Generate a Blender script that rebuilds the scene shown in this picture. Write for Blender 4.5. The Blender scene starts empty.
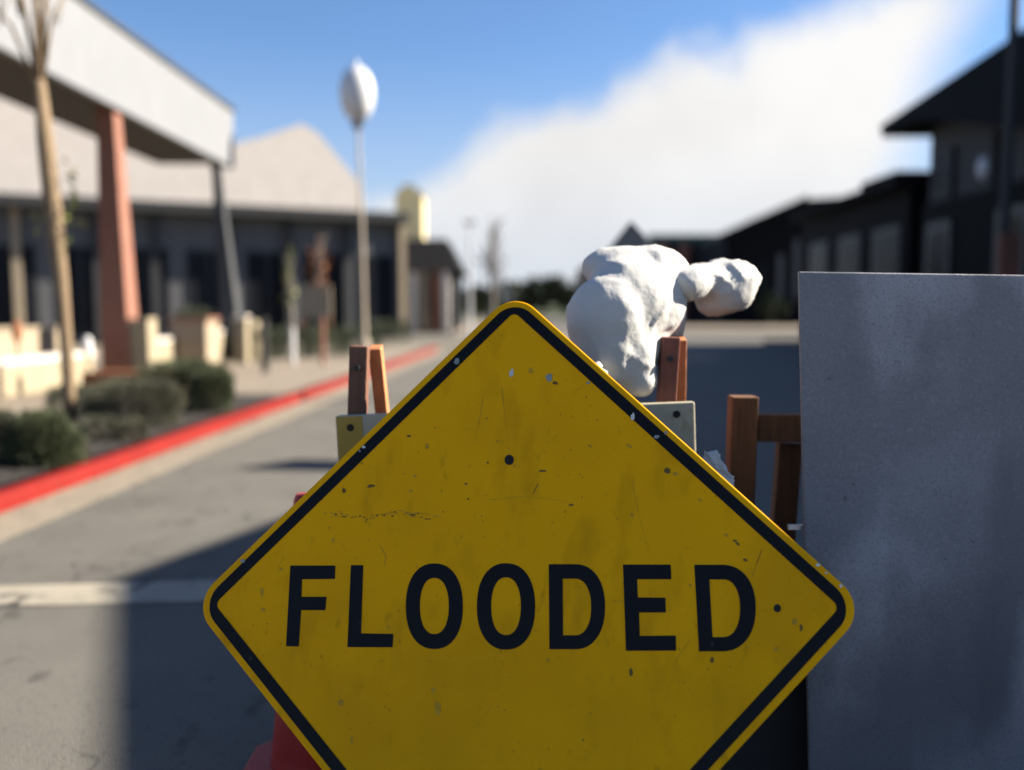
import bpy, bmesh, math, random
from mathutils import Vector, Matrix, noise
random.seed(7)
S = bpy.context.scene
COL = S.collection
R = math.radians
H = 1.15                       # eye height
F, CX, CY, HOR = 870.0, 512.0, 385.0, 312.0
PIT = math.atan((CY - HOR) / F)
CP, SP_ = math.cos(PIT), math.sin(PIT)

# ------------------------------------------------------------ survey helpers
def ray(x, y):
    a, b = (x - CX) / F, (CY - y) / F
    return Vector((a, CP + b * SP_, -SP_ + b * CP))
def gp(x, y, z=0.0):
    d = ray(x, y); t = (z - H) / d.z
    return Vector((d.x * t, d.y * t, z))
def at(x, y, Y):
    d = ray(x, y); t = Y / d.y
    return Vector((d.x * t, Y, H + d.z * t))

# ------------------------------------------------------------ tagging
def tag(o, label=None, cat=None, group=None, kind=None):
    if label: o['label'] = label
    if cat: o['category'] = cat
    if group: o['group'] = group
    if kind: o['kind'] = kind
    return o
def thing(name, label, cat, loc=(0, 0, 0), group=None):
    o = bpy.data.objects.new(name, None); COL.objects.link(o)
    o.location = loc; o.empty_display_size = 0.1
    return tag(o, label, cat, group)
def dup(root, loc, rz=0.0, label=None, scale=None):
    r = root.copy(); COL.objects.link(r); r.location = loc; r.rotation_euler.z = rz
    if label: r['label'] = label
    if scale: r.scale = scale
    for ch in list(root.children):
        c = ch.copy(); COL.objects.link(c); c.parent = r
        for g in list(ch.children):
            d = g.copy(); COL.objects.link(d); d.parent = c
    return r

# ------------------------------------------------------------ mesh builder
class MB:
    def __init__(s): s.v = []; s.f = []; s.m = []; s.mi = 0
    def add(s, vs, fs):
        n = len(s.v); s.v += [tuple(p) for p in vs]
        for f in fs: s.f.append([i + n for i in f]); s.m.append(s.mi)
        return s
    def box(s, x0, x1, y0, y1, z0, z1):
        v = [(x, y, z) for z in (z0, z1) for y in (y0, y1) for x in (x0, x1)]
        return s.add(v, [(0,2,3,1),(4,5,7,6),(0,1,5,4),(2,6,7,3),(0,4,6,2),(1,3,7,5)])
    def bar(s, a, b, w, d, up=(0, 0, 1), w2=None, d2=None):
        """box beam from a to b, section w (sideways) x d (the other way), may taper"""
        a, b = Vector(a), Vector(b); t = (b - a).normalized(); u = Vector(up)
        x = t.cross(u)
        if x.length < 1e-4: x = t.cross(Vector((0, 1, 0)))
        x.normalize(); y = x.cross(t).normalized()
        w2 = w if w2 is None else w2; d2 = d if d2 is None else d2
        vs = []
        for p, ww, dd in ((a, w, d), (b, w2, d2)):
            for i, j in ((-1,-1),(1,-1),(1,1),(-1,1)): vs.append(p + x*(i*ww/2) + y*(j*dd/2))
        return s.add(vs, [(3,2,1,0),(4,5,6,7),(0,1,5,4),(1,2,6,5),(2,3,7,6),(3,0,4,7)])
    def tube(s, pts, rad, n=10, cap=True, jit=0.0):
        pts = [Vector(p) for p in pts]; k = len(pts)
        if not hasattr(rad, '__len__'): rad = [rad] * k
        vs = []; px = None
        for i, p in enumerate(pts):
            t = (pts[min(i+1, k-1)] - pts[max(i-1, 0)]).normalized()
            if px is None: px = t.cross(Vector((0.3, 1, 0.2))).normalized()
            x = (px - t * px.dot(t)).normalized(); px = x; y = t.cross(x)
            for j in range(n):
                a = 2*math.pi*j/n; r = rad[i] * (1 + random.uniform(-jit, jit))
                vs.append(p + x*(math.cos(a)*r) + y*(math.sin(a)*r))
        fs = [(i*n+j, i*n+(j+1) % n, (i+1)*n+(j+1) % n, (i+1)*n+j) for i in range(k-1) for j in range(n)]
        if cap: fs += [tuple(reversed(range(n))), tuple((k-1)*n+j for j in range(n))]
        return s.add(vs, fs)
    def lathe(s, c, prof, n=24):
        c = Vector(c)
        vs = [c + Vector((math.cos(2*math.pi*j/n)*r, math.sin(2*math.pi*j/n)*r, z)) for r, z in prof for j in range(n)]
        k = len(prof)
        fs = [(i*n+j, i*n+(j+1) % n, (i+1)*n+(j+1) % n, (i+1)*n+j) for i in range(k-1) for j in range(n)]
        fs += [tuple(reversed(range(n))), tuple((k-1)*n+j for j in range(n))]
        return s.add(vs, fs)
    def prism(s, poly, off):
        """poly: list of 3-D points, extruded by off"""
        n = len(poly); off = Vector(off); p = [Vector(q) for q in poly]
        return s.add(p + [q + off for q in p],
            [tuple(reversed(range(n))), tuple(range(n, 2*n))] + [(i, (i+1) % n, n+(i+1) % n, n+i) for i in range(n)])
    def quad(s, *p): return s.add(p, [tuple(range(len(p)))])
    def build(s, name, mats, parent=None, bevel=0, smooth=False, fix=True):
        me = bpy.data.meshes.new(name); me.from_pydata(s.v, [], s.f)
        if not isinstance(mats, (list, tuple)): mats = [mats]
        for m in mats: me.materials.append(m)
        for p, i in zip(me.polygons, s.m): p.material_index = i; p.use_smooth = smooth
        if fix:
            bm = bmesh.new(); bm.from_mesh(me); bmesh.ops.recalc_face_normals(bm, faces=bm.faces[:]); bm.to_mesh(me); bm.free()
        o = bpy.data.objects.new(name, me); COL.objects.link(o)
        if parent: o.parent = parent
        if bevel:
            md = o.modifiers.new('bevel', 'BEVEL'); md.width = bevel; md.segments = 2; md.limit_method = 'ANGLE'; md.angle_limit = R(40)
        return o

# ------------------------------------------------------------ materials
def mat(name, col, rough=0.7, var=0.18, scale=6.0, metal=0.0, bump=0.0, bscale=None, spec=0.4, col2=None, stretch=None, detail=6, trans=0.0, coat=0.0):
    m = bpy.data.materials.new(name); m.use_nodes = True
    nt = m.node_tree; N = nt.nodes; L = nt.links; b = N['Principled BSDF']
    b.inputs['Roughness'].default_value = rough; b.inputs['Metallic'].default_value = metal
    b.inputs['Specular IOR Level'].default_value = spec
    if coat: b.inputs['Coat Weight'].default_value = coat
    tc = N.new('ShaderNodeTexCoord'); src = tc.outputs['Object']
    if stretch:
        mp = N.new('ShaderNodeMapping'); mp.inputs['Scale'].default_value = stretch; L.new(src, mp.inputs['Vector']); src = mp.outputs['Vector']
    nz = N.new('ShaderNodeTexNoise'); nz.inputs['Scale'].default_value = scale; nz.inputs['Detail'].default_value = detail; nz.inputs['Roughness'].default_value = 0.62
    L.new(src, nz.inputs['Vector'])
    cr = N.new('ShaderNodeValToRGB'); cr.color_ramp.elements[0].position = 0.3; cr.color_ramp.elements[1].position = 0.72
    c2 = col2 if col2 else tuple(min(1, c*(1+var)) for c in col)
    c1 = col if col2 else tuple(c*(1-var) for c in col)
    cr.color_ramp.elements[0].color = (*c1, 1); cr.color_ramp.elements[1].color = (*c2, 1)
    L.new(nz.outputs['Fac'], cr.inputs['Fac']); L.new(cr.outputs['Color'], b.inputs['Base Color'])
    if bump:
        n2 = N.new('ShaderNodeTexNoise'); n2.inputs['Scale'].default_value = bscale or scale*6; n2.inputs['Detail'].default_value = 5
        L.new(src, n2.inputs['Vector'])
        bp = N.new('ShaderNodeBump'); bp.inputs['Strength'].default_value = bump; bp.inputs['Distance'].default_value = 0.01
        L.new(n2.outputs['Fac'], bp.inputs['Height']); L.new(bp.outputs['Normal'], b.inputs['Normal'])
    m['cr'] = cr.name
    return m
def overlay(m, mask_fn, col):
    """mix a second colour over a material's base where mask_fn(nodes, links, objectcoord) says so"""
    nt = m.node_tree; N = nt.nodes; L = nt.links; b = N['Principled BSDF']
    tc = N.new('ShaderNodeTexCoord'); fac = mask_fn(N, L, tc.outputs['Object'])
    mx = N.new('ShaderNodeMix'); mx.data_type = 'RGBA'
    old = b.inputs['Base Color'].links[0].from_socket
    L.new(fac, mx.inputs[0]); L.new(old, mx.inputs[6]); mx.inputs[7].default_value = (*col, 1)
    L.new(mx.outputs[2], b.inputs['Base Color'])
    return m
def ramp(N, L, src, p0, p1, a=1.0):
    r = N.new('ShaderNodeMapRange'); r.inputs[1].default_value = p0; r.inputs[2].default_value = p1
    r.inputs[3].default_value = 0; r.inputs[4].default_value = a; r.interpolation_type = 'SMOOTHSTEP'
    L.new(src, r.inputs[0]); return r.outputs[0]
def tex(N, L, co, kind, scale, stretch=(1,1,1), detail=6, **k):
    mp = N.new('ShaderNodeMapping'); mp.inputs['Scale'].default_value = stretch; L.new(co, mp.inputs['Vector'])
    t = N.new(kind); t.inputs['Scale'].default_value = scale
    if 'Detail' in t.inputs: t.inputs['Detail'].default_value = detail
    for a, v in k.items(): setattr(t, a, v)
    L.new(mp.outputs['Vector'], t.inputs['Vector']); return t
def mul(N, L, a, b):
    m = N.new('ShaderNodeMath'); m.operation = 'MULTIPLY'; L.new(a, m.inputs[0])
    if isinstance(b, (int, float)): m.inputs[1].default_value = b
    else: L.new(b, m.inputs[1])
    return m.outputs[0]
def patches(scale, p0, p1, a=1.0, stretch=(1,1,1), detail=8):
    return lambda N, L, co: ramp(N, L, tex(N, L, co, 'ShaderNodeTexNoise', scale, stretch, detail).outputs['Fac'], p0, p1, a)
def cracks(scale, w, stretch=(1,1,1), gate=None):
    def f(N, L, co):
        wob = N.new('ShaderNodeTexNoise'); wob.inputs['Scale'].default_value = scale*3; L.new(co, wob.inputs['Vector'])
        ad = N.new('ShaderNodeVectorMath'); ad.operation = 'MULTIPLY_ADD'
        L.new(wob.outputs['Color'], ad.inputs[0]); ad.inputs[1].default_value = (0.35/scale,)*3; L.new(co, ad.inputs[2])
        v = tex(N, L, ad.outputs[0], 'ShaderNodeTexVoronoi', scale, stretch, feature='DISTANCE_TO_EDGE')
        c = ramp(N, L, v.outputs['Distance'], w, w*0.3)
        if gate: c = mul(N, L, c, ramp(N, L, tex(N, L, co, 'ShaderNodeTexNoise', gate).outputs['Fac'], 0.47, 0.6))
        return c
    return f

M = {}
# road: worn grey asphalt with fine aggregate, stains and short cracks
M['road'] = mat('road_asphalt', (0.09274, 0.08755, 0.07567), 0.85, 0.16, 1.3, bump=0.5, bscale=190, spec=0.3)
overlay(M['road'], patches(160, 0.46, 0.66, 0.35, detail=3), (0.17, 0.16, 0.135))
overlay(M['road'], patches(55, 0.58, 0.70, 0.6, detail=4), (0.035, 0.033, 0.03))
overlay(M['road'], patches(0.7, 0.5, 0.72, 0.45), (0.065, 0.06, 0.053))
overlay(M['road'], patches(7, 0.585, 0.70, 0.6, (1, 0.6, 1)), (0.032, 0.03, 0.027))
overlay(M['road'], cracks(0.9, 0.006, gate=0.6), (0.03, 0.028, 0.026))
M['gutter'] = mat('gutter_concrete', (0.175, 0.1487, 0.1108), 0.85, 0.18, 5, bump=0.3, bscale=90)
overlay(M['gutter'], patches(7, 0.58, 0.7, 0.7, (1, 0.5, 1)), (0.10, 0.085, 0.065))
overlay(M['gutter'], patches(40, 0.63, 0.72, 0.6), (0.06, 0.05, 0.04))
M['walk'] = mat('sidewalk_concrete', (0.1674, 0.1395, 0.106), 0.85, 0.14, 2.5, bump=0.2, bscale=60)
M['ground'] = mat('dry_ground', (0.1011, 0.08925, 0.06545), 0.95, 0.25, 0.2)
M['mulch'] = mat('dark_mulch', (0.017, 0.0135, 0.0115), 0.95, 0.5, 22, bump=1.0, bscale=60)
M['red'] = mat('red_kerb_paint', (0.145, 0.009, 0.0065), 0.7, 0.14, 3, bump=0.25, bscale=40, spec=0.12)
overlay(M['red'], patches(14, 0.63, 0.7, 0.55), (0.09, 0.02, 0.017))
overlay(M['red'], patches(45, 0.68, 0.74, 0.8), (0.04, 0.025, 0.02))
M['line'] = mat('white_line_paint', (0.2395, 0.2177, 0.1706), 0.7, 0.1, 4, bump=0.2, bscale=120)
overlay(M['line'], patches(18, 0.60, 0.70, 0.6), (0.15, 0.14, 0.11))
overlay(M['line'], cracks(3.0, 0.05, gate=1.6), (0.016, 0.015, 0.013))
# signs
M['yellow'] = mat('yellow_reflective_sheeting', (0.83, 0.385, 0.0012), 0.6, 0.05, 2.2, spec=0.08)
overlay(M['yellow'], patches(3.0, 0.47, 0.75, 0.35), (0.62, 0.29, 0.001))
overlay(M['yellow'], patches(26, 0.66, 0.76, 0.4, (1, 1, 0.45)), (0.32, 0.17, 0.004))
overlay(M['yellow'], patches(11, 0.56, 0.72, 0.4, (1.4, 1.4, 0.5)), (0.55, 0.25, 0.001))
overlay(M['yellow'], patches(90, 0.66, 0.75, 0.55), (0.25, 0.13, 0.01))
overlay(M['yellow'], patches(1.6, 0.46, 0.66, 0.4), (0.50, 0.22, 0.003))
overlay(M['yellow'], patches(5, 0.55, 0.8, 0.5, (2.2, 2.2, .35)), (0.42, 0.19, 0.004))
M['black'] = mat('black_sign_ink', (0.006, 0.006, 0.007), 0.55, 0.2, 9, spec=0.15)
overlay(M['black'], patches(30, 0.72, 0.78, 0.5, (1, 1, 0.4)), (0.12, 0.12, 0.11))
M['alu'] = mat('bare_aluminium', (0.55, 0.55, 0.54), 0.45, 0.2, 30, metal=0.7)
overlay(M['alu'], patches(40, 0.5, 0.62, 0.8), (0.45, 0.29, 0.02))
M['aluback'] = mat('dull_aluminium_back', (0.128, 0.136, 0.144), 0.6, 0.15, 8, metal=0.3)
M['chip'] = mat('bare_chip', (0.55, 0.55, 0.48), 0.6, 0.2, 60)
M['chipgrey'] = mat('grey_chip', (0.22, 0.25, 0.22), 0.6, 0.4, 60)
M['scuff'] = mat('dark_scuff', (0.13, 0.08, 0.008), 0.7, 0.5, 60)
M['scuffsoft'] = mat('brown_scuff', (0.5, 0.27, 0.004), 0.7, 0.3, 60)
M['hole'] = mat('bolt_hole', (0.012, 0.01, 0.008), 0.8, 0.2, 10)
M['panel'] = mat('grey_sheet_metal', (0.185, 0.18, 0.186), 0.62, 0.12, 3.0, bump=0.12, bscale=160, spec=0.4)
overlay(M['panel'], patches(130, 0.52, 0.7, 0.3, detail=3), (0.30, 0.30, 0.31))
overlay(M['panel'], patches(2.0, 0.48, 0.75, 0.55, (1, 1, 0.8)), (0.33, 0.325, 0.33))
overlay(M['panel'], patches(2.6, 0.55, 0.7, 0.5, (1.5, 1, 0.35)), (0.085, 0.088, 0.10))
overlay(M['panel'], patches(55, 0.67, 0.74, 0.6), (0.05, 0.05, 0.06))
def lower_shade(N, L, co):  # noise-edged mask painting near-ground shade into the sheet's lower colour
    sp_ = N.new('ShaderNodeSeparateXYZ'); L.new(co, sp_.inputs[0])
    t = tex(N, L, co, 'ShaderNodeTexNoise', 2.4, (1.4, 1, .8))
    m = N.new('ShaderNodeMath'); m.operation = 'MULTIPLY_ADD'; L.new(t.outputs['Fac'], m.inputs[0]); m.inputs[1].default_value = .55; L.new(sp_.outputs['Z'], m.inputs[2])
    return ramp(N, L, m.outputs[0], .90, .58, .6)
overlay(M['panel'], patches(3.3, 0.46, 0.64, 0.8, (1, 1, 0.6)), (0.36, 0.355, 0.36))
overlay(M['panel'], patches(190, 0.5, 0.66, 0.4, detail=4), (0.11, 0.11, 0.12))
overlay(M['panel'], lower_shade, (0.05, 0.052, 0.062))
M['orange'] = mat('orange_barricade_timber', (0.4162, 0.1591, 0.0612), 0.7, 0.25, 5, bump=0.2, stretch=(9, 9, 1))
M['redbrown'] = mat('red_brown_barricade_leg', (0.15, 0.051, 0.033), 0.7, 0.25, 5, bump=0.2, stretch=(9, 9, 1))
M['legbrown'] = mat('dark_brown_barricade_leg', (0.1275, 0.05625, 0.03375), 0.7, 0.25, 5, bump=0.2, stretch=(9, 9, 1))
M['timber'] = mat('weathered_brown_timber', (0.154, 0.0665, 0.0245), 0.75, 0.35, 4, bump=0.3, stretch=(14, 14, 1.2))
M['board'] = mat('pale_barricade_sheeting', (0.374, 0.34, 0.2448), 0.55, 0.15, 9)
overlay(M['board'], patches(25, 0.6, 0.7, 0.6), (0.28, 0.22, 0.1))
M['mustard'] = mat('mustard_barricade_stripe', (0.35, 0.231, 0.035), 0.55, 0.15, 9)
M['bag'] = mat('white_woven_sack', (0.47, 0.465, 0.44), 0.75, 0.06, 5, bump=0.35, bscale=30)
overlay(M['bag'], patches(7, 0.6, 0.75, 0.3), (0.38, 0.36, 0.32))
M['cone'] = mat('red_orange_plastic', (0.294, 0.0147, 0.0105), 0.5, 0.1, 5)
M['gapshade'] = mat('gap_shade_black', (0.02, 0.02, 0.02), 0.8, 0.2, 9)
# plants
M['leafgrey'] = mat('grey_green_leaf', (0.0375, 0.04, 0.02375), 0.7, 0, 9, col2=(0.105, 0.104, 0.066))
M['leafgreen'] = mat('deep_green_leaf', (0.034, 0.046, 0.022), 0.65, 0, 9, col2=(0.085, 0.10, 0.045))
M['leafdark'] = mat('dark_leaf', (0.020, 0.030, 0.014), 0.7, 0, 5, col2=(0.05, 0.065, 0.03))
M['leafpale'] = mat('yellow_green_leaf', (0.22, 0.24, 0.07), 0.6, 0.3, 9)
M['twig'] = mat('brown_twig', (0.07, 0.05, 0.035), 0.9, 0.3, 20)
M['bark'] = mat('tan_bark', (0.168, 0.1204, 0.0728), 0.9, 0.3, 10, bump=0.4, stretch=(5, 5, 1))
M['bark2'] = mat('grey_bark', (0.16, 0.14, 0.12), 0.9, 0.3, 10, bump=0.4, stretch=(5, 5, 1))
# buildings
M['white'] = mat('white_painted_fascia', (0.1517, 0.1583, 0.1681), 0.6, 0.05, 1.5)
overlay(M['white'], patches(1.2, 0.55, 0.75, 0.3, (1, 4, 0.4)), (0.2, 0.19, 0.17))
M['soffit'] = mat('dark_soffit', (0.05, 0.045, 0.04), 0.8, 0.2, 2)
M['cream'] = mat('cream_stucco', (0.54, 0.4905, 0.441), 0.85, 0.06, 2, bump=0.15)
M['tan'] = mat('tan_stucco', (0.2499, 0.2023, 0.1428), 0.85, 0.1, 3)
M['wallcream'] = mat('cream_block_wall', (0.24, 0.2016, 0.1344), 0.85, 0.12, 4, bump=0.2)
M['charcoal'] = mat('charcoal_cladding', (0.085, 0.086, 0.09), 0.6, 0.2, 1.2, stretch=(4, 4, .4))
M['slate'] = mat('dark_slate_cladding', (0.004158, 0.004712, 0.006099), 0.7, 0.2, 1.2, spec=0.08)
M['midgrey'] = mat('grey_metal_cladding', (0.04254, 0.04418, 0.04582), 0.6, 0.12, 2, spec=0.15)
M['glass'] = mat('dark_glass', (0.012, 0.014, 0.018), 0.2, 0.2, 0.7, spec=0.06)
M['frame'] = mat('pale_metal_frame', (0.0648, 0.06696, 0.06912), 0.5, 0.1, 5, metal=0.3)
M['redcol'] = mat('terracotta_column', (0.1904, 0.084, 0.056), 0.8, 0.15, 4)
M['darkcol'] = mat('dark_steel_column', (0.04, 0.0416, 0.044), 0.6, 0.15, 4)
M['brick'] = mat('red_brick', (0.27, 0.11, 0.075), 0.9, 0.25, 8)
M['greenroof'] = mat('green_metal_roof', (0.03, 0.085, 0.07), 0.6, 0.15, 2)
M['darkroof'] = mat('dark_roofing', (0.012, 0.012, 0.0128), 0.8, 0.2, 2, spec=0.06)
M['wood'] = mat('orange_brown_wood', (0.2112, 0.0832, 0.032), 0.8, 0.25, 6, stretch=(1, 8, 8))
M['pole'] = mat('tan_grey_pole', (0.336, 0.288, 0.228), 0.6, 0.1, 5)
M['lamp'] = mat('white_lamp_housing', (0.5, 0.5, 0.51), 0.4, 0.04, 5)
M['yel2'] = mat('cream_yellow_stucco', (0.6318, 0.5346, 0.2916), 0.8, 0.06, 3)
M['blackm'] = mat('black_metal', (0.015, 0.015, 0.016), 0.5, 0.2, 5)
M['litter'] = mat('dry_leaf_litter', (0.035, 0.028, 0.02), 0.9, 0.5, 50)

# ------------------------------------------------------------ ground, road, kerb
def kx(y): return -3.08 + 0.033 * y          # foot of the kerb face
def struct(o): o['kind'] = 'structure'; return o
b = MB(); b.quad((-400, -60, -0.006), (400, -60, -0.006), (400, 700, -0.006), (-400, 700, -0.006)); struct(b.build('ground', M['ground']))
b = MB(); ys = [-12 + 2*i for i in range(23)] + [34]
b.quad((kx(-12)+.36, -12, 0), (40, -12, 0), (40, 34, 0), (kx(34)+.36, 34, 0))
b.quad((-60, 34, 0), (60, 34, 0), (60, 46, 0), (-60, 46, 0)); b.quad((-2.5, 46, 0), (12, 46, 0), (20, 260, 0), (-2.5, 260, 0))
struct(b.build('road', M['road']))
b = MB()
YK = 26.0
b.prism([(kx(-12), -12, -.05), (kx(-12)+.357, -12, -.05), (kx(YK)+.357, YK, -.05), (kx(YK), YK, -.05)], (0, 0, .054))
struct(b.build('gutter', M['gutter']))
# kerb with slightly wavy hand-painted edge
b = MB(); n = 160
prof = [(0.006, -0.05), (0.0, 0.0), (-0.004, 0.085), (-0.014, 0.103), (-0.03, 0.109), (-0.155, 0.110), (-0.16, 0.0)]
vs = []
for i in range(n+1):
    y = -12 + (YK + 12) * i / n
    for dx, z in prof:
        w = noise.noise(Vector((y*0.9, z*7, dx*9))) * 0.010 + noise.noise(Vector((y*4, z*20, 2))) * 0.003
        vs.append((kx(y) + dx + w, y, z + (noise.noise(Vector((y*0.7, 3, 1)))*0.006 if z > .05 else 0)))
k = len(prof)
b.add(vs, [(i*k+j, i*k+j+1, (i+1)*k+j+1, (i+1)*k+j) for i in range(n) for j in range(k-1)] + [tuple(range(k)), tuple(n*k+j for j in reversed(range(k)))])
struct(b.build('kerb', M['red'], smooth=True))
b = MB()
b.prism([(-40, -12, 0), (kx(-12)-.158, -12, 0), (kx(YK)-.158, YK, 0), (-40, YK, 0)], (0, 0, .1)); struct(b.build('sidewalk', M['walk']))
b = MB(); b.prism([(5.7, -12, 0), (30, -12, 0), (30, 33.5, 0), (9.7, 33.5, 0), (9.7, 10.2, 0), (5.7, 10.2, 0)], (0, 0, .12)); struct(b.build('pavement', M['walk'], bevel=.02))
b = MB()
pl = [(kx(1)-.165, 1), (kx(10.4)-.165, 10.4), (-3.9, 11.2), (-4.75, 10.6), (-4.9, 1)]
vs = []; nx, ny = 26, 90
for j in range(ny+1):
    y = 1 + 9.8*j/ny
    for i in range(nx+1):
        t = i/nx; x = (kx(y)-.165)*(1-t) + (-4.85)*t
        vs.append((x, y, .106 + .03*math.sin(math.pi*t)*(1+noise.noise(Vector((x*3, y*3, 0)))) + .012*abs(noise.noise(Vector((x*22, y*22, 5))))))
b.add(vs, [(j*(nx+1)+i, j*(nx+1)+i+1, (j+1)*(nx+1)+i+1, (j+1)*(nx+1)+i) for j in range(ny) for i in range(nx)])
struct(b.build('planting_bed', M['mulch']))
# painted stop line across the lane, slightly wavering edges
b = MB(); vs = []; n = 60
for i in range(n+1):
    t = i/n; x = -2.55 + 7.5*t
    yb = 3.31 + (x+2.0)*0.09; w = noise.noise(Vector((x*6, 0, 0)))*.006; w2 = noise.noise(Vector((x*6, 9, 0)))*.006
    vs += [(x, yb + w, .004), (x, yb + .275 + w2, .004)]
b.add(vs, [(2*i, 2*i+2, 2*i+3, 2*i+1) for i in range(n)]); struct(b.build('road_marking', M['line']))
b = MB(); p = gp(786, 383); q = gp(830, 392)
b.prism([(p.x, p.y-.06, .004), (q.x, q.y-.06, .004), (q.x, q.y+.06, .004), (p.x, p.y+.06, .004)], (0, 0, .001)); struct(b.build('parking_line', M['line']))
# lit strip of the far pavement beyond the crossing
b = MB(); b.prism([(8.6, 46, 0), (60, 46, 0), (60, 62, 0), (11, 62, 0)], (0, 0, .16)); struct(b.build('far_pavement', M['walk']))
b = MB(); b.prism([(-60, 46, 0), (-3, 46, 0), (-3, 90, 0), (-60, 90, 0)], (0, 0, .12)); struct(b.build('corner_pavement', M['walk']))

b = MB(); vs = []
for i in range(81):
    x = -160 + 4*i; h = 4.6 + 1.6*noise.noise(Vector((x*.03, 1, 0))) + .9*noise.noise(Vector((x*.11, 5, 0)))
    vs += [(x, 190, -1), (x, 190 + 12, h), (x, 240, -1)]
b.add(vs, [(3*i+k, 3*i+3+k, 3*i+4+k, 3*i+1+k) for i in range(80) for k in (0, 1)]); struct(b.build('hills', M['leafdark']))
# leaf litter and grit
b = MB()
def flake(x, y, z, s):
    a = random.uniform(0, 6.28); k = random.randint(4, 6); e = random.uniform(.3, .8)
    pts = []
    for i in range(k):
        t = 2*math.pi*i/k; r = s*random.uniform(.6, 1.2)
        u, w = r*math.cos(t), r*math.sin(t)*e
        pts.append((x+u*math.cos(a)-w*math.sin(a), y+u*math.sin(a)+w*math.cos(a), z+random.uniform(0, s*.35)))
    b.add(pts, [tuple(range(k))])
for i in range(420):
    y = random.uniform(2.5, 18) if i % 2 else random.gauss(9, 1.6)
    flake(kx(y) + abs(random.gauss(0, .07)) + .006, y, .006, random.uniform(.004, .018))
for i in range(160):
    y = random.uniform(3, 14); flake(kx(y) + .357 + random.gauss(.01, .03), y, .006, random.uniform(.004, .014))
for i in range(170):
    flake(random.uniform(-2.6, 1.5), random.uniform(1.9, 12), .003, random.uniform(.003, .009))
for cx, cy in ((120, 512), (148, 507), (207, 513), (90, 566), (225, 437), (262, 432), (300, 425)):
    p = gp(cx, cy)
    for i in range(9): flake(p.x + random.gauss(0, .07), p.y + random.gauss(0, .06), .003, random.uniform(.006, .018))
tag(b.build('leaf_litter', M['litter'], fix=False), 'dark dry leaf litter scattered along the gutter and road', 'litter', kind='stuff')
# pale grit / mulch chunks between the shrubs
b = MB()
for i in range(900):
    y = random.uniform(4.2, 10.2); x = random.uniform(-4.7, kx(y) - .2)
    flake(x, y, .125, random.uniform(.008, .03))
tag(b.build('bark_mulch', M['litter'], fix=False), 'loose bark mulch chips between the low shrubs', 'mulch', kind='stuff')

# ------------------------------------------------------------ the FLOODED sign
UN = 0.63
def solve_sign():
    # plane survey from the four sharp corners of the black border
    img = dict(T=(507.6, 298.4), L=(200.8, 604.0), R=(857.2, 607.4), B=(514.0, 991.4))
    d = {k: ray(*v) for k, v in img.items()}
    # depths so that T+B = L+R (parallelogram): solve tT*dT + tB*dB - tL*dL - tR*dR = 0 with tT = 1
    A = Matrix(((d['B'].x, -d['L'].x, -d['R'].x), (d['B'].y, -d['L'].y, -d['R'].y), (d['B'].z, -d['L'].z, -d['R'].z)))
    t = A.inverted() @ (-d['T'])
    T, B_, L_, R_ = d['T'], d['B']*t[0], d['L']*t[1], d['R']*t[2]
    c = (T + B_) / 2; u = (R_ - L_) / 2; v = (T - B_) / 2
    k = UN / ((u.length + v.length) / 2)
    return Vector((0, 0, H)) + c*k, u.normalized(), v
SC, SU, SV = solve_sign()
SV = (SV - SU * SV.dot(SU)).normalized(); SN = SU.cross(SV).normalized()     # SN faces... fixed below
if SN.y > 0: SN = -SN
def sp(x, y):
    d = ray(x, y); o = Vector((0, 0, H)); t = (SC - o).dot(SN) / d.dot(SN)
    p = o + d*t - SC
    return (p.dot(SU), p.dot(SV))
def S3(a, bb, off=0.0): return SU*a + SV*bb + SN*off
def rdiamond(r, rad, n=10):
    """rounded diamond, half diagonal r (before rounding) in sign units"""
    pts = []
    for i in range(4):
        th = math.pi/2 * i; dx, dy = math.cos(th), math.sin(th)
        cx = (r - rad*math.sqrt(2)) * dx; cy = (r - rad*math.sqrt(2)) * dy
        for j in range(n+1):
            a = th - math.pi/4 + math.pi/2*j/n
            pts.append(((cx + rad*math.cos(a))*UN, (cy + rad*math.sin(a))*UN))
    return pts
sign = thing('warning_sign', 'big yellow diamond sign reading FLOODED in black capitals, leaning back in front of the barricade', 'sign', SC)
# plate (three material slots: sheeting, bare edge, back) with the wear marks in the same mesh
b = MB()
o_ = rdiamond(1.030, .094); n = len(o_); i_ = rdiamond(1.024, .091)
vs = [S3(a, c, 0) for a, c in i_] + [S3(a, c, -.0012) for a, c in o_] + [S3(a, c, -.0035) for a, c in o_]
b.add(vs, []); b.f.append(list(range(n))); b.m.append(0)
for i in range(n):
    j = (i+1) % n
    b.f.append([i, j, n+j, n+i]); b.m.append(0)
    b.f.append([n+i, n+j, 2*n+j, 2*n+i]); b.m.append(1)
b.f.append([2*n+i for i in reversed(range(n))]); b.m.append(2)
def blob(x, y, w, h, mi, k=9, off=.0006, rot=0):
    pts = []; w *= .85; h *= .85
    for i in range(k):
        t = 2*math.pi*i/k; r = random.uniform(.65, 1.25)
        u, q = w/2*r*math.cos(t), h/2*r*math.sin(t); ca, sa = math.cos(rot), math.sin(rot)
        pts.append(S3(*sp(x + u*ca - q*sa, y + u*sa + q*ca), off))
    b.mi = mi; b.add(pts, [tuple(range(k))]); b.mi = 0
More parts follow.
